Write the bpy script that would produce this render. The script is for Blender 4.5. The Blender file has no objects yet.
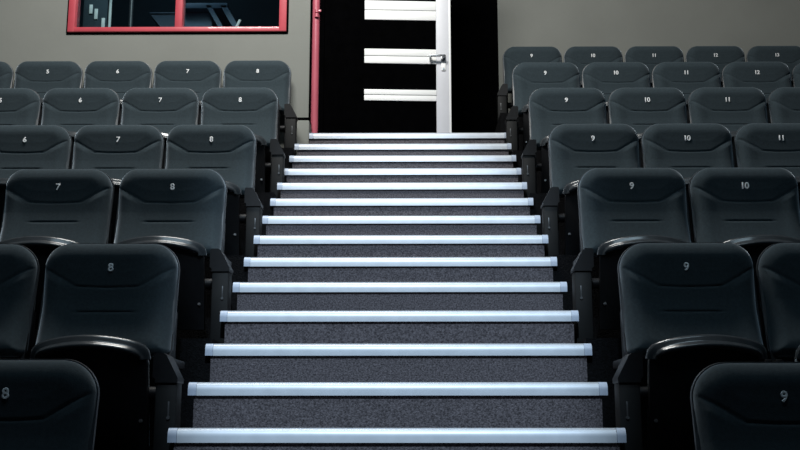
import bpy, bmesh, math, random
from mathutils import Vector, Matrix
C = bpy.context.scene
COL = C.collection
R = math.radians
random.seed(4)

# ------------------------------------------------------------------ camera
cam_d = bpy.data.cameras.new('camera')
cam = bpy.data.objects.new('camera', cam_d); COL.objects.link(cam)
cam.location = (0.0452, 0.0, 0.1614)
cam.rotation_euler = (math.pi/2 + 0.1923, 0, 0.0089)
cam_d.sensor_width = 36.0
cam_d.lens = 1054.2/800*36
cam_d.clip_start = 0.05
C.camera = cam

# ------------------------------------------------------------------ world
w = bpy.data.worlds.new('world'); C.world = w; w.use_nodes = True
bg = w.node_tree.nodes['Background']
bg.inputs[0].default_value = (0.55, 0.72, 1.0, 1)
bg.inputs[1].default_value = 0.02

# ------------------------------------------------------------------ lights
def area(name, loc, target, sx, sy, power, color, spread=180):
    d = bpy.data.lights.new(name, 'AREA'); d.shape = 'RECTANGLE'
    d.size = sx; d.size_y = sy; d.energy = power; d.color = color; d.spread = R(spread)
    o = bpy.data.objects.new(name, d); COL.objects.link(o); o.location = loc
    v = Vector(target) - Vector(loc); o.rotation_euler = v.to_track_quat('-Z', 'Y').to_euler()
    return o
def spot(name, loc, target, power, color, size, blend, radius=.15):
    d = bpy.data.lights.new(name, 'SPOT'); d.energy = power; d.color = color
    d.spot_size = R(size); d.spot_blend = blend; d.shadow_soft_size = radius
    o = bpy.data.objects.new(name, d); COL.objects.link(o); o.location = loc
    v = Vector(target) - Vector(loc); o.rotation_euler = v.to_track_quat('-Z', 'Y').to_euler()
    return o
# house light over the middle rows, washing the back wall
area('house_light', (-.9, 4.6, 5.9), (-.7, 8.0, 2.5), 2.0, 1.0, 285, (1.0, .985, .945))
# unseen cool fill, added to brighten the lower rows
area('cool_fill', (0, 1.4, 5.6), (0, 4.7, .6), 3.4, 1.0, 27, (.62, .85, 1.0), 120)
# unseen narrow beam from the front, added to brighten the aisle steps
s1 = spot('aisle_fill', (0.0, -1.2, 5.6), (-.02, 4.9, .75), 2150, (.68, .84, 1.0), 44, .5, .12)
s1.scale = (.335, 1, 1)

C.view_settings.view_transform = 'Standard'
C.view_settings.look = 'None'
C.view_settings.exposure = 0.0
C.view_settings.gamma = 1.0
C.view_settings.use_curve_mapping = False

# ------------------------------------------------------------------ materials
def mat(name, color, rough=.6, metal=0, noise=None, bump=None, sheen=0, coat=0, spec=None):
    m = bpy.data.materials.new(name); m.use_nodes = True
    nt = m.node_tree; b = nt.nodes['Principled BSDF']
    b.inputs['Base Color'].default_value = (*color, 1)
    b.inputs['Roughness'].default_value = rough
    b.inputs['Metallic'].default_value = metal
    if spec is not None: b.inputs['Specular IOR Level'].default_value = spec
    if sheen:
        b.inputs['Sheen Weight'].default_value = sheen
        b.inputs['Sheen Roughness'].default_value = .35
        b.inputs['Sheen Tint'].default_value = (.75, .88, 1, 1)
    if coat: b.inputs['Coat Weight'].default_value = coat
    tc = nt.nodes.new('ShaderNodeTexCoord')
    if noise:
        sc, amt, det = noise
        n = nt.nodes.new('ShaderNodeTexNoise'); n.inputs['Scale'].default_value = sc; n.inputs['Detail'].default_value = det
        nt.links.new(tc.outputs['Object'], n.inputs['Vector'])
        r = nt.nodes.new('ShaderNodeValToRGB')
        r.color_ramp.elements[0].position = .3; r.color_ramp.elements[1].position = .7
        r.color_ramp.elements[0].color = (*[c*(1-amt) for c in color], 1)
        r.color_ramp.elements[1].color = (*[min(1, c*(1+amt)) for c in color], 1)
        nt.links.new(n.outputs['Fac'], r.inputs['Fac']); nt.links.new(r.outputs['Color'], b.inputs['Base Color'])
    if bump:
        sc, st = bump
        n2 = nt.nodes.new('ShaderNodeTexNoise'); n2.inputs['Scale'].default_value = sc; n2.inputs['Detail'].default_value = 3
        nt.links.new(tc.outputs['Object'], n2.inputs['Vector'])
        bp = nt.nodes.new('ShaderNodeBump'); bp.inputs['Strength'].default_value = st; bp.inputs['Distance'].default_value = .01
        nt.links.new(n2.outputs['Fac'], bp.inputs['Height']); nt.links.new(bp.outputs['Normal'], b.inputs['Normal'])
    return m
M = {}
M['fabric'] = mat('charcoal_fabric', (.0335, .0485, .057), .9, noise=(90, .12, 3), bump=(260, .10), sheen=.85, spec=.2)
M['plastic'] = mat('black_plastic', (.004, .0044, .0055), .5, noise=(40, .2, 2), spec=.25)
M['shell'] = mat('charcoal_shell', (.03, .036, .042), .42, noise=(40, .15, 2))
M['lip'] = mat('glossy_lip_plastic', (.045, .052, .058), .23, noise=(30, .1, 2), spec=.7)
M['panel'] = mat('end_panel_laminate', (.0065, .0072, .0075), .65, noise=(14, .2, 4), spec=.25)
M['steel'] = mat('bolt_steel', (.6, .6, .6), .3, 1, noise=(60, .1, 2))
M['strip'] = mat('dull_metal_strip', (.10, .105, .11), .4, .5, noise=(50, .1, 2))
M['number'] = mat('number_white', (.92, .94, .95), .5, noise=(60, .05, 2))
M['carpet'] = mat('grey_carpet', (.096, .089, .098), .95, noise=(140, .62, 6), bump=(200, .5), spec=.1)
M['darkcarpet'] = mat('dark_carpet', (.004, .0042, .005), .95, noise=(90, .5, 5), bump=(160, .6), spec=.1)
M['nosing'] = mat('aluminium_nosing', (.55, .60, .66), .38, .1, noise=(18, .05, 3))
M['cap'] = mat('nosing_end_cap', (.40, .46, .56), .4, 0, noise=(18, .06, 3))
M['wall_l'] = mat('grey_plaster', (.230, .238, .219), .9, noise=(2.2, .05, 6), bump=(30, .06), spec=.2)
M['red'] = mat('red_paint', (.56, .075, .10), .42, noise=(9, .08, 3), coat=.3)
M['black'] = mat('black_paint', (.0012, .0012, .0014), .9, noise=(12, .2, 2), spec=.0)
M['white'] = mat('white_paint', (.92, .93, .92), .45, noise=(6, .02, 3))
M['stile'] = mat('stile_paint', (.70, .71, .75), .45, noise=(6, .03, 3))
M['grey'] = mat('grey_gasket', (.42, .43, .43), .6, noise=(10, .05, 2))
M['chrome'] = mat('brushed_handle', (.55, .56, .57), .28, .9, noise=(50, .08, 2))
M['booth'] = mat('booth_wall', (.016, .032, .042), .9, noise=(3, .2, 3))
M['desk'] = mat('blue_grey_desk', (.075, .13, .18), .6, noise=(7, .12, 3))
M['console'] = mat('dark_blue_console', (.030, .055, .080), .6, noise=(7, .12, 3))
M['post'] = mat('red_post_paint', (.50, .115, .155), .33, noise=(9, .06, 3), coat=.5)
M['paper'] = mat('pale_paper', (.55, .60, .58), .8, noise=(20, .06, 2))
def glass():
    m = bpy.data.materials.new('booth_glass'); m.use_nodes = True
    nt = m.node_tree; nt.nodes.clear()
    o = nt.nodes.new('ShaderNodeOutputMaterial'); mx = nt.nodes.new('ShaderNodeMixShader')
    t = nt.nodes.new('ShaderNodeBsdfTransparent'); t.inputs[0].default_value = (.86, .93, .95, 1)
    g = nt.nodes.new('ShaderNodeBsdfGlossy'); g.inputs['Roughness'].default_value = .03
    f = nt.nodes.new('ShaderNodeFresnel'); f.inputs['IOR'].default_value = 1.45
    nt.links.new(f.outputs[0], mx.inputs[0]); nt.links.new(t.outputs[0], mx.inputs[1]); nt.links.new(g.outputs[0], mx.inputs[2])
    nt.links.new(mx.outputs[0], o.inputs[0]); return m
M['glass'] = glass()

# ------------------------------------------------------------------ helpers
def box(bm, x0, x1, y0, y1, z0, z1, bev=0, seg=2):
    r = bmesh.ops.create_cube(bm, size=1)
    vs = r['verts']
    for v in vs:
        v.co = Vector((x0 + (v.co.x+.5)*(x1-x0), y0 + (v.co.y+.5)*(y1-y0), z0 + (v.co.z+.5)*(z1-z0)))
    if bev:
        es = list({e for v in vs for e in v.link_edges})
        bmesh.ops.bevel(bm, geom=es, offset=bev, segments=seg, affect='EDGES', profile=.5)
def cyl(bm, p0, p1, r, seg=16, r2=None):
    p0, p1 = Vector(p0), Vector(p1); d = p1 - p0
    mtx = Matrix.Translation((p0+p1)/2) @ d.to_track_quat('Z', 'Y').to_matrix().to_4x4()
    bmesh.ops.create_cone(bm, cap_ends=True, segments=seg, radius1=r, radius2=r if r2 is None else r2, depth=d.length, matrix=mtx)
def prism(bm, pts, x0, x1):
    """pts: (y, z) outline extruded along x"""
    a = [bm.verts.new((x0, y, z)) for y, z in pts]; b = [bm.verts.new((x1, y, z)) for y, z in pts]
    n = len(pts)
    bm.faces.new(a); bm.faces.new(list(reversed(b)))
    for i in range(n):
        bm.faces.new((a[i], b[i], b[(i+1) % n], a[(i+1) % n]))
def mesh(name, bm, m, smooth=35):
    bmesh.ops.recalc_face_normals(bm, faces=bm.faces)
    me = bpy.data.meshes.new(name); bm.to_mesh(me); bm.free()
    me.materials.append(m)
    if smooth:
        me.set_sharp_from_angle(angle=R(smooth)) if hasattr(me, 'set_sharp_from_angle') else None
        for p in me.polygons: p.use_smooth = True
        me.set_sharp_from_angle(angle=R(smooth))
    return me
def link(name, me, parent=None, loc=None):
    o = bpy.data.objects.new(name, me); COL.objects.link(o)
    if parent: o.parent = parent
    if loc: o.location = loc
    return o
def obj(name, bm, m, parent=None, smooth=35):
    return link(name, mesh(name, bm, m, smooth), parent)
def tag(o, label, cat, group=None):
    o['label'] = label; o['category'] = cat
    if group: o['group'] = group
    return o
def thing(name, label, cat, loc, group=None):
    o = bpy.data.objects.new(name, None); COL.objects.link(o); o.location = loc
    o.empty_display_size = .1
    return tag(o, label, cat, group)
def struct(name, bm, m, parent=None, smooth=35):
    o = obj(name, bm, m, parent, smooth)
    if not parent: o['kind'] = 'structure'
    return o
NB = bmesh.new

# ------------------------------------------------------------------ stairs, platforms, walls
T, RS, Y1 = .31, .1705, 3.6974          # tread, riser, first nosing in view
W2 = .789
LAND = 14
def ny(k): return Y1 + (k-1)*T
bm = NB()
pts = [(ny(-2)+.012, -3*RS)]
for k in range(-2, LAND+1):
    pts += [(ny(k)+.012, k*RS-.004), (ny(k+1)+.012 if k < LAND else 8.0, k*RS-.004)]
pts.append((8.0, -3*RS))
prism(bm, pts, -.768, .768)
struct('staircase', bm, M['carpet'], smooth=0)

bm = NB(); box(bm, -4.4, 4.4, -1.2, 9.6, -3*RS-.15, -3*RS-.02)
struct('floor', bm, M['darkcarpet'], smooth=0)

YB0, DY = 4.05, .935
PLAT = {'A': (-3*RS-.018, -1.2), 'B': (-.005, None), 'C': (.533, None), 'D': (1.033, None), 'E': (1.572, None), 'F': (2.104, None), 'G': (2.640, None)}
ROWI = {'A': -1, 'B': 0, 'C': 1, 'D': 2, 'E': 3, 'F': 4}
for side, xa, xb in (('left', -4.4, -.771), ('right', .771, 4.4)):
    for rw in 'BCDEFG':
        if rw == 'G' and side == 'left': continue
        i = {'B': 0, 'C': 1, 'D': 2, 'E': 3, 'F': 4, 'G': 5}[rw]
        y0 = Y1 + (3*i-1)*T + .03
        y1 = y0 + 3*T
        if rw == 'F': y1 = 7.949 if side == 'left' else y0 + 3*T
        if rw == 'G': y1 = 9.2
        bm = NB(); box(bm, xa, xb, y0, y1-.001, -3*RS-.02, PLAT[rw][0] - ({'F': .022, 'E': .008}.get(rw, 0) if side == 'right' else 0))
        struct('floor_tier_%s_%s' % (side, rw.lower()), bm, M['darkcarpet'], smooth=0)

# left back wall with the booth window opening
WY = 7.95
wx0, wx1, wz0, wz1 = -2.67, -.935, 3.29, 4.25
bm = NB()
box(bm, -4.4, wx0, WY, WY+.14, 1.5, 5.0); box(bm, wx1, -.742, WY, WY+.14, 1.5, 5.0)
box(bm, wx0, wx1, WY, WY+.14, 1.5, wz0); box(bm, wx0, wx1, WY, WY+.14, wz1, 5.0)
struct('wall_left', bm, M['wall_l'], smooth=0)
bm = NB(); box(bm, .866, 4.4, 9.2, 9.34, 1.5, 5.0); struct('wall_right', bm, M['wall_l'], smooth=0)
bm = NB(); box(bm, -4.55, -4.4, -1.2, 10.4, -.7, 5.0); struct('wall_side_left', bm, M['booth'], smooth=0)
bm = NB(); box(bm, 4.4, 4.55, -1.2, 10.4, -.7, 5.0); struct('wall_side_right', bm, M['booth'], smooth=0)
# black lobby behind the door
bm = NB(); box(bm, -.74, .866, 9.2, 9.34, 1.5, 5.0); struct('wall_lobby', bm, M['black'], smooth=0)
bm = NB(); box(bm, -.74, .770, 8.001, 9.2, 2.2, 14*RS-.004); struct('floor_lobby', bm, M['black'], smooth=0)
bm = NB(); box(bm, -.83, -.745, WY+.14, 9.199, 1.5, 5.0); struct('wall_lobby_left', bm, M['black'], smooth=0)
# low kerb block beside the top step with a thin black strip over it
bm = NB(); box(bm, -.806, -.716, ny(LAND)-.004, WY-.001, 2.2205, 2.480, .004); struct('trim_1', bm, M['wall_l'])
bm = NB(); box(bm, -.812, -.720, ny(LAND)+.03, WY-.001, 2.481, 2.512); struct('trim_2', bm, M['black'], smooth=0)
# narrow black gap between wall and door post
bm = NB(); box(bm, -.7415, -.730, WY-.02, WY+.1, 2.39, 5.0); struct('trim_3', bm, M['black'], smooth=0)

# ------------------------------------------------------------------ door
bm = NB(); box(bm, -.728, -.668, WY-.015, WY+.07, 2.386, 4.95, .030, 6)
post = struct('door_frame', bm, M['post'])
bm = NB(); box(bm, -.672, -.630, WY+.02, WY+.09, 2.386, 4.95, .004)
obj('post_shade', bm, M['black'], post)  # black strip painting in the shaded right edge of the post
for hz in (3.43, 2.75):
    if hz < 3: continue
    bm = NB(); cyl(bm, (-.690, WY-.016, hz-.035), (-.690, WY-.016, hz-.004), .017); cyl(bm, (-.690, WY-.016, hz+.004), (-.690, WY-.016, hz+.03), .017)
    box(bm, -.700, -.655, WY-.020, WY-.008, hz+.012, hz+.03, .002)
    obj('hinge', bm, M['post'], post)
door = bpy.data.objects.new('door_1', None); COL.objects.link(door); door['kind'] = 'structure'
door.location = (-.644, WY+.035, 14*RS); door.rotation_euler = (0, 0, R(3.0))
LZ = 2.15
bm = NB(); box(bm, .002, .91, 0, .045, .012, LZ, .003)
obj('door_leaf', bm, M['black'], door)
bm = NB(); box(bm, .908, 1.026, -.008, .052, .012, LZ, .006)
stile = obj('stile', bm, M['stile'], door)
bm = NB(); box(bm, 1.010, 1.0265, -.0095, .05, .012, LZ, .003)
obj('edge_strip', bm, M['white'], stile)
for z0, z1 in ((1.010, 1.172), (.643, .763), (.333, .424)):
    z0 += .004; z1 += .004
    zm = (z0+z1)/2; g = .004
    bm = NB(); box(bm, .334, .909, -.012, .004, z0, zm-g, .002); box(bm, .334, .909, -.012, .004, zm+g, z1, .002)
    s = obj('white_strip', bm, M['white'], door)
    bm = NB(); box(bm, .336, .907, -.008, .002, zm-g-.001, zm+g+.001); obj('groove', bm, M['grey'], s)
# lever handle
hz = .695
bm = NB(); box(bm, .945, .985, -.020, -.008, hz-.028, hz+.028, .004)
hd = obj('handle', bm, M['chrome'], door)
bm = NB(); cyl(bm, (.965, -.02, hz+.004), (.965, -.058, hz+.004), .011); box(bm, .850, .978, -.066, -.048, hz-.004, hz+.016, .006, 3)
box(bm, .850, .866, -.066, -.020, hz-.022, hz+.016, .005, 3)
obj('lever', bm, M['chrome'], hd)
bm = NB(); box(bm, .948, .984, -.017, -.008, hz-.105, hz-.040, .004)
ek = obj('escutcheon', bm, M['white'], door)
bm = NB(); cyl(bm, (.966, -.016, hz-.090), (.966, -.022, hz-.090), .008); obj('lock_cylinder', bm, M['chrome'], ek)
# ------------------------------------------------------------------ booth window
bm = NB()
fx0, fx1, fz0, fz1 = -2.678, -.930, 3.277, 4.26
fy0, fy1 = WY-.028, WY+.10
fr = None
box(bm, fx0, fx0+.056, fy0, fy1, fz0, fz1, .006); box(bm, fx1-.060, fx1, fy0, fy1, fz0, fz1, .006)
box(bm, fx0+.05, fx1-.055, fy0, fy1, fz0, fz0+.040, .006); box(bm, fx0+.05, fx1-.055, fy0, fy1, fz1-.058, fz1, .006)
win = bpy.data.objects.new('window_1', None); COL.objects.link(win); win['kind'] = 'structure'
obj('window_frame', bm, M['red'], win)
bm = NB(); box(bm, -1.822, -1.764, fy0+.002, fy1-.01, fz0+.036, fz1-.055, .006); obj('mullion', bm, M['red'], win)
bm = NB(); box(bm, fx0-.012, fx1+.012, WY-.006, WY+.02, fz0-.014, fz0+.01); box(bm, fx1-.004, fx1+.014, WY-.006, WY+.02, fz0, fz1)
box(bm, fx0-.014, fx0+.004, WY-.006, WY+.02, fz0, fz1)
obj('gasket', bm, M['black'], win, 0)
for a, b in ((fx0+.05, -1.818), (-1.768, fx1-.055)):
    bm = NB(); box(bm, a, b, WY+.03, WY+.036, fz0+.035, fz1-.05); obj('pane', bm, M['glass'], win, 0)
bm = NB(); cyl(bm, (-1.340, WY+.075, fz0+.040), (-1.340, WY+.075, fz0+.075), .016, 12); cyl(bm, (-1.347, WY+.075, fz0+.07), (-1.317, WY+.075, fz0+.135), .011, 10)
obj('latch', bm, M['paper'], win)
# booth room
bm = NB(); box(bm, -4.4, -.83, 10.2, 10.3, 2.4, 5.0); struct('wall_booth', bm, M['booth'], smooth=0)
bm = NB(); box(bm, -4.4, -.832, WY+.141, 10.2, 2.5, 2.6); struct('floor_booth', bm, M['booth'], smooth=0)
bm = NB(); box(bm, -4.4, -.832, WY+.141, 10.2, 4.9, 5.0); struct('ceiling_booth', bm, M['booth'], smooth=0)
pd = bpy.data.lights.new('booth_fill', 'POINT'); pd.energy = 14; pd.color = (.6, .82, 1); pd.shadow_soft_size = .1  # unseen bluish fill, added so the booth contents show
po = bpy.data.objects.new('booth_fill', pd); COL.objects.link(po); po.location = (-2.2, 8.35, 4.6)
# desk in the booth
dk = thing('control_desk', 'blue grey control desk with slanted legs seen through the red framed window', 'desk', (-1.93, 8.98, 2.6))
bm = NB(); box(bm, -.06, .35, -.10, .40, 1.270, 1.325, .008); obj('desk_top', bm, M['desk'], dk)
bm = NB(); box(bm, -.05, .20, -.02, .02, .02, 1.268, .004); obj('front_panel', bm, M['desk'], dk)
for x0, wd in ((.285, .055), (.155, .045)):
    bm = NB()
    vs = [(x0, 1.30), (x0+wd, 1.30), (x0+wd+.115, 1.10), (x0+wd+.60, .0), (x0+.60, .0), (x0+.115, 1.10)]
    a = [bm.verts.new((x, -.10, z)) for x, z in vs]; b = [bm.verts.new((x, -.05, z)) for x, z in vs]
    bm.faces.new(a); bm.faces.new(b[::-1])
    for i in range(6): bm.faces.new((a[i], b[i], b[(i+1) % 6], a[(i+1) % 6]))
    obj('leg', bm, M['desk'], dk)
cb = thing('console_cabinet', 'dark blue console with a slanted left side low in the left window pane', 'cabinet', (-2.14, 8.95, 2.6))
bm = NB()
vs = [(-.135, 1.225), (.105, 1.225), (.105, 0), (.02, 0), (-.035, 1.10)]
a = [bm.verts.new((x, -.05, z)) for x, z in vs]; b = [bm.verts.new((x, .35, z)) for x, z in vs]
bm.faces.new(a); bm.faces.new(b[::-1])
for i in range(5): bm.faces.new((a[i], b[i], b[(i+1) % 5], a[(i+1) % 5]))
obj('housing', bm, M['console'], cb)
bm = NB(); box(bm, -.139, .109, -.06, .36, 1.226, 1.24, .003); obj('top_panel', bm, M['console'], cb)
# thin stands in the booth
for (nm, x, y, r, top, lab) in (('cable_stand', -2.552, 8.62, .013, 4.4, 'thin pale upright pole behind the left pane of the window'),
                           ('microphone_stand', -2.335, 8.5, .017, 4.3, 'dark grey upright stand in the middle of the left window pane')):
    t = thing(nm, lab, 'stand', (x, y, 2.6))
    bm = NB(); cyl(bm, (0, 0, .02), (0, 0, top-2.6), r, 14); obj('pole', bm, M['paper'] if r < .015 else M['shell'], t)
    bm = NB(); cyl(bm, (0, 0, 0), (0, 0, .025), .085, 24); obj('base', bm, M['shell'], t)
    bm = NB(); cyl(bm, (0, 0, top-2.6-.32), (0, 0, top-2.6-.24), r*1.9, 14); obj('clamp', bm, M['shell'], t)
bm = None
for i, (x, z0, z1, lab) in enumerate(((-2.683, 3.668, 3.75, 'pale paper slip behind the window, topmost of the three descending slips'),
                                      (-2.637, 3.618, 3.712, 'pale paper slip behind the window, middle one of three descending slips'),
                                      (-2.572, 3.50, 3.628, 'pale paper slip behind the window, lowest of the three descending slips'))):
    b_ = NB(); box(b_, x-.014, x+.014, 8.50, 8.512, z0, z1, .002)
    tag(obj('paper_slip', b_, M['paper']), lab, 'paper', 'paper slips in the booth')
b_ = NB(); box(b_, -2.75, -2.545, 8.513, 8.53, 2.6, 4.1, .003)
tag(obj('pin_board', b_, M['booth']), 'narrow dark upright board carrying the pale slips at left of booth', 'board')

# ------------------------------------------------------------------ stair nosings
ORD = ['lowest in view', 'second from the bottom', 'third from the bottom', 'fourth from the bottom', 'fifth from the bottom', 'sixth from the bottom',
       'seventh from the bottom', 'seventh from the top', 'sixth from the top', 'fifth from the top', 'fourth from the top', 'third from the top',
       'second from the top', 'topmost, at the foot of the door']
def nosing_meshes(x0, x1):
    bm = NB()
    h = .050
    prof = [(.0, -h), (.0, -.030), (.0015, -.020), (.006, -.010), (.013, -.003), (.022, .0), (.062, .0), (.062, -.003), (.026, -.003), (.012, -.012), (.010, -h)]
    prism(bm, [(y, z-.0015) for y, z in prof], x0+.032, x1-.032)
    me = mesh('nosing', bm, M['nosing'], 50)
    caps = []
    for a, b in ((x0, x0+.031), (x1-.031, x1)):
        bm = NB(); prism(bm, [(y-.001, z-.001) for y, z in prof], a, b); caps.append(mesh('end_cap', bm, M['cap'], 50))
    return me, caps
full = nosing_meshes(-W2, W2); top = nosing_meshes(-.714, W2+.012)
for k in range(1, LAND+1):
    me, caps = top if k == LAND else full
    o = link('stair_nosing', me); o.location = (0, ny(k), k*RS)
    tag(o, 'pale aluminium nosing strip across the carpeted aisle stairs, ' + ORD[k-1], 'stair nosing', 'nosing strips on the aisle stairs')
    for c in caps: link('end_cap', c, o)

# ------------------------------------------------------------------ auditorium seat
BT, BB = .885, .440                    # backrest top and bottom
HW = .2600
def spine(z):                          # front face centre line, y forward is negative
    if z < .66:
        t = (.66 - z)/.22
        return -.012 - .030*t - .048*t*t
    t = (z-.66)/.225
    return -.012 + .008*(1-(1-t)**2) - .024*t*t
def rr_sd(x, z):                       # distance inside the rounded outline
    zc, hz = (BT+BB)/2, (BT-BB)/2
    r = .098 if z > zc else .03
    qx, qz = abs(x)-HW+r, abs(z-zc)-hz+r
    return -(min(max(qx, qz), 0) + math.hypot(max(qx, 0), max(qz, 0)) - r)
def half_w(z):
    zc, hz = (BT+BB)/2, (BT-BB)/2
    r = .098 if z > zc else .03
    d = abs(z-zc) - hz + r
    if d <= 0: return HW
    return HW - r + math.sqrt(max(r*r - d*d, 0))
def seam_d(x, z):
    ax = abs(x)
    zs = BT - .117 if ax > .245 else None
    # seam: level across the middle, rising to the sides
    if ax < .125: zs = BT - .176 + .005*(ax/.125)**2
    else: zs = BT - .171 + .076*((ax-.125)/.130)
    return abs(z - zs)*(1 if ax < .125 else .93), z - zs
def front_off(x, z):
    d = max(rr_sd(x, z), 0)
    Rr = .070
    th = .052*math.sqrt(max(1-(1-min(d/Rr, 1))**2, 0))
    ds, sg = seam_d(x, z)
    th -= .0044*math.exp(-(ds/.0042)**2)*min(d/.012, 1)
    if sg > 0: th += .004*min(1, sg/.06)*min(1, d/.05)
    else:
        b = abs(x)
        th += .012*(1/(1+math.exp(-(b-.172)/.014)))*min(d/.03, 1)*min(1, -sg/.03)     # side bolsters
        zz = BT - .272
        th -= .0055*math.exp(-((z-zz)/.0040)**2)/(1+math.exp((b-.115)/.006))
    return th
def backrest_mesh():
    bm = NB()
    nx, nz = 60, 124
    zs = []
    for j in range(nz+1):
        t = j/nz
        zs.append(BB + (BT-BB)*(t*.72 + .28*(.5-.5*math.cos(math.pi*t))))
    grid = []; gb = []
    for j, z in enumerate(zs):
        zz = min(max(z, BB+1e-5), BT-1e-5)
        hw = half_w(zz)
        row = []; rb = []
        for i in range(nx+1):
            s = -1 + 2*i/nx
            s = .6*s + .4*math.sin(s*math.pi/2)
            x = s*hw
            row.append(bm.verts.new((x, spine(z)+.052 - front_off(x, zz), z)))
        grid.append(row)
    for j in range(nz):
        for i in range(nx):
            bm.faces.new((grid[j][i], grid[j][i+1], grid[j+1][i+1], grid[j+1][i]))
    bnd = [e for e in bm.edges if e.is_boundary]
    ret = bmesh.ops.extrude_edge_only(bm, edges=bnd)
    vs = [v for v in ret['geom'] if isinstance(v, bmesh.types.BMVert)]
    for v in vs: v.co.y += .012
    bmesh.ops.contextual_create(bm, geom=[e for e in bm.edges if e.is_boundary])
    return mesh('backrest', bm, M['fabric'], 60)
def outline(n=14, grow=0.0):
    pts = []
    r1, r2 = .098+grow, .03+grow
    hw, t, b = HW+grow, BT+grow, BB-grow
    for cx, cz, a0, r in ((hw-r1, t-r1, 0, r1), (-hw+r1, t-r1, 90, r1), (-hw+r2, b+r2, 180, r2), (hw-r2, b+r2, 270, r2)):
        for k in range(n+1):
            a = R(a0 + 90*k/n); pts.append((cx + r*math.cos(a), cz + r*math.sin(a)))
    return pts
def shell_mesh():
    bm = NB()
    loops = []
    for grow, dy in ((-.004, .058), (.004, .062), (.005, .074), (-.006, .088), (-.05, .098)):
        loops.append([bm.verts.new((x, spine(z)+dy, z)) for x, z in outline(10, grow)])
    n = len(loops[0])
    for a, b in zip(loops, loops[1:]):
        for i in range(n): bm.faces.new((a[i], a[(i+1) % n], b[(i+1) % n], b[i]))
    bm.faces.new(loops[0][::-1]); bm.faces.new(loops[-1])
    return mesh('back_shell', bm, M['shell'], 50)
# tipped-up seat
SW, ST, SB = .212, .500, .085
def bow(x): return .034*(1-(x/SW)**2)
def lean(z): return -.195 + .085*(ST-z)/(ST-SB)
def lip_path():
    pts = [(-SW-.004, ST-.078), (-SW-.002, ST-.064), (-SW+.004, ST-.048), (-SW+.016, ST-.034), (-SW+.032, ST-.025), (-SW+.050, ST-.0195)]
    m = [(x*.01, ST-.018*(abs(x)/16.0)**2) for x in range(-15, 16, 3)]
    return pts + m + [(-x, z) for x, z in reversed(pts)]
def lip_mesh():
    path = lip_path(); bm = NB()
    prof = [(.003, .030), (.008, .010), (.006, -.006), (-.003, -.013), (-.014, -.014), (-.022, -.021), (-.027, -.034), (-.034, -.038), (-.042, -.032), (-.046, .0), (-.044, .03)]
    rings = []
    for i, (x, z) in enumerate(path):
        a = Vector(path[max(i-1, 0)]); b = Vector(path[min(i+1, len(path)-1)])
        t = (b-a).normalized(); n = Vector((-t.y, t.x))
        if n.y < 0 and abs(n.y) > .5: n = -n
        k = 1.0 if 1 < i < len(path)-2 else .75
        rings.append([bm.verts.new((x + n.x*u*k, lean(z) - bow(x) + v*k, z + n.y*u*k)) for u, v in prof])
    for a, b in zip(rings, rings[1:]):
        for i in range(len(prof)): 
            j = (i+1) % len(prof)
            bm.faces.new((a[i], b[i], b[j], a[j]))
    bm.faces.new(rings[0]); bm.faces.new(rings[-1][::-1])
    return mesh('seat_lip', bm, M['lip'], 70)
def slab_mesh(name, y0, y1, w, zt, zb, r, m, bulge):
    bm = NB(); nx, nz = 18, 18
    def pt(s, t, y):
        z = zb + (zt-zb)*t
        dtop = zt - z
        hw = w if dtop > r else w - r + math.sqrt(max(r*r-(r-dtop)**2, 0))
        x = s*hw
        e = (1-s*s)*min(1, 4*t*(1-t)+.15)
        return (x, lean(z) - bow(x)*(.3+.7*t) + y - bulge*e, z)
    f = [[bm.verts.new(pt(-1+2*i/nx, j/nz, y0)) for i in range(nx+1)] for j in range(nz+1)]
    for j in range(nz):
        for i in range(nx): bm.faces.new((f[j][i], f[j][i+1], f[j+1][i+1], f[j+1][i]))
    ret = bmesh.ops.extrude_edge_only(bm, edges=[e for e in bm.edges if e.is_boundary])
    for v in ret['geom']:
        if isinstance(v, bmesh.types.BMVert): v.co.y += y1 - y0
    bmesh.ops.contextual_create(bm, geom=[e for e in bm.edges if e.is_boundary])
    return mesh(name, bm, m, 45)
ME = {'backrest': backrest_mesh(), 'back_shell': shell_mesh(), 'seat_lip': lip_mesh(),
      'seat_shell': slab_mesh('seat_shell', .0, .03, SW-.004, ST-.028, SB, .05, M['plastic'], .03),
      'seat_cushion': slab_mesh('seat_cushion', .032, .070, SW-.012, ST-.004, SB+.02, .06, M['fabric'], 0)}
def leg_mesh(s):
    bm = NB(); x = s*.252
    box(bm, x-.014, x+.014, -.10, .06, .012, .425, .005)
    prism(bm, [(-.05, .40), (.045, .40), (.060, .62), (.030, .62)], x-.010, x+.010)
    box(bm, x-.0135, x+.0135, -.14, .11, .0, .014, .003)
    return mesh('leg', bm, M['plastic'], 40)
ME['leg-1'] = leg_mesh(-1); ME['leg1'] = leg_mesh(1)
def bolt_mesh(s):
    bm = NB(); cyl(bm, (s*.188, -.135, .20), (s*.188, -.148, .20), .007, 12); cyl(bm, (s*.188, -.148, .20), (s*.188, -.152, .20), .0045, 6)
    return mesh('bolt', bm, M['steel'], 40)
ME['bolt-1'] = bolt_mesh(-1); ME['bolt1'] = bolt_mesh(1)
def hinge_mesh(s):
    bm = NB(); cyl(bm, (s*.205, -.10, .30), (s*.243, -.10, .30), .026, 18)
    return mesh('hinge', bm, M['plastic'], 40)
ME['hinge-1'] = hinge_mesh(-1); ME['hinge1'] = hinge_mesh(1)
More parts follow.
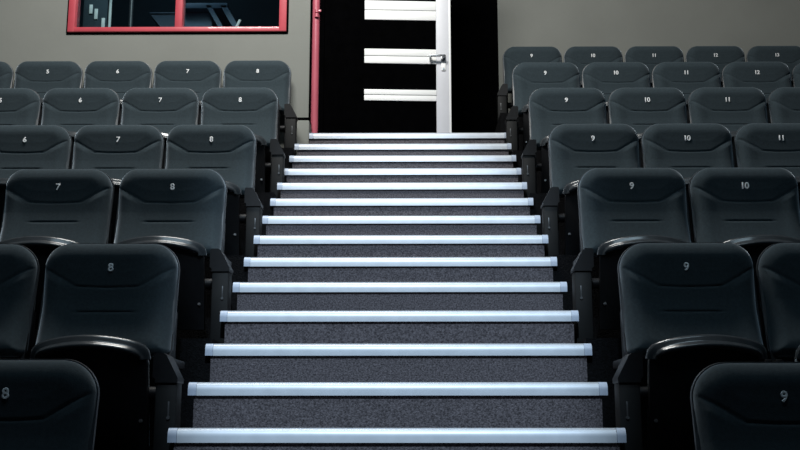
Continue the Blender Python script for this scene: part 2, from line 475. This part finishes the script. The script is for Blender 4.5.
def end_panel(s):                      # aisle-side panel, s = side of the seat it stands on
    bm = NB()
    a, b = sorted((s*.268, s*.344))
    box(bm, a, b, -.280, -.190, .0, .352, .006)
    p = mesh('end_panel', bm, M['panel'], 40)
    bm = NB()
    sec = [(.347, .332), (.348, .348), (.306, .428), (.294, .436), (.264, .436), (.258, .430), (.258, .352), (.267, .346), (.267, .332)]
    f = [bm.verts.new((s*x, -.288, z)) for x, z in sec]; k = [bm.verts.new((s*x, -.184, z)) for x, z in sec]
    bm.faces.new(f); bm.faces.new(k[::-1])
    for i in range(len(sec)):
        j = (i+1) % len(sec); bm.faces.new((f[i], k[i], k[j], f[j]))
    a, b = sorted((s*.262, s*.300)); box(bm, a, b, -.19, .05, .396, .428, .006)
    c = mesh('armrest_cap', bm, M['plastic'], 40)
    bm = NB(); x = s*.318; box(bm, x-.003, x+.003, -.284, -.278, .215, .266, .001); cyl(bm, (x, -.278, .210), (x, -.286, .210), .006, 12)
    q = mesh('metal_strip', bm, M['strip'], 40)
    return p, c, q
EP = {-1: end_panel(-1), 1: end_panel(1)}
NUMS = {}
def num_mesh(t):
    if t in NUMS: return NUMS[t]
    cu = bpy.data.curves.new('seat_number', 'FONT'); cu.body = t; cu.size = .043; cu.align_x = 'CENTER'; cu.align_y = 'CENTER'
    cu.extrude = .0012; cu.bevel_depth = .0015; cu.bevel_resolution = 0; cu.space_character = .95
    o = bpy.data.objects.new('seat_number', cu); COL.objects.link(o)
    bpy.context.view_layer.update()
    dg = bpy.context.evaluated_depsgraph_get()
    me = bpy.data.meshes.new_from_object(o.evaluated_get(dg))
    bpy.data.objects.remove(o)
    me.transform(Matrix.Rotation(math.pi/2, 4, 'X'))
    me.materials.clear(); me.materials.append(M['number'])
    me.name = 'seat_number'
    NUMS[t] = me
    return me
ROWNAME = {'A': 'front row cut off by the frame', 'B': 'second row from the front', 'C': 'third row from the front', 'D': 'fourth row from the front',
           'E': 'fifth row from the front', 'F': 'sixth row from the front', 'G': 'back row under plain grey wall'}
def seat(x, y, z, num, side, row, end):
    lab = 'charcoal tip-up seat numbered %s %s of the stairs, %s' % (num, side, ROWNAME[row])
    if row == 'F' and side == 'left': lab = 'charcoal tip-up seat numbered %s in the row against the wall below the window' % num
    t = thing('auditorium_seat', lab, 'seat', (x, y, z), 'charcoal auditorium seats %s of the stairs' % side)
    link('backrest', ME['backrest'], t); link('back_shell', ME['back_shell'], t)
    yn = spine(BT-.100)+.052 - front_off(0, BT-.100)
    link('seat_number', num_mesh(num), t, (-.014 if side == 'right' else .012, yn-.0005, BT-.100))
    sh = link('seat_shell', ME['seat_shell'], t); link('seat_lip', ME['seat_lip'], sh)
    link('seat_cushion', ME['seat_cushion'], t)
    for s in (-1, 1):
        link('leg', ME['leg%d' % s], t); link('bolt', ME['bolt%d' % s], sh); link('hinge', ME['hinge%d' % s], t)
    if end:
        s = -1 if side == 'right' else 1
        p = link('end_panel', EP[s][0], t); link('armrest_cap', EP[s][1], p); link('metal_strip', EP[s][2], p)
P = .5434
ROWS = {  # row: (number of seats left, inner edge left, number right, inner edge right)
    'A': (1, -.872, 1, .871), 'B': (2, -.852, 2, .857), 'C': (2, -.842, 2, .862), 'D': (3, -.843, 3, .852),
    'E': (4, -.838, 4, .851), 'F': (5, -.866, 5, .840), 'G': (0, 0, 5, .877)}
for row, (nl, el, nr, er) in ROWS.items():
    y = 8.93 if row == 'G' else YB0 + DY*ROWI[row]
    z = PLAT[row][0]
    pl = .556 if row in 'BC' else P
    for i in range(nl): seat(el - P*.5 - pl*i, y, z + (.010 if row == 'A' else 0), str(8-i), 'left', row, i == 0)
    z -= {'F': .022, 'E': .008}.get(row, 0)
    for i in range(nr): seat(er + P*(i+.5), y, z, str(9+i), 'right', row, i == 0)
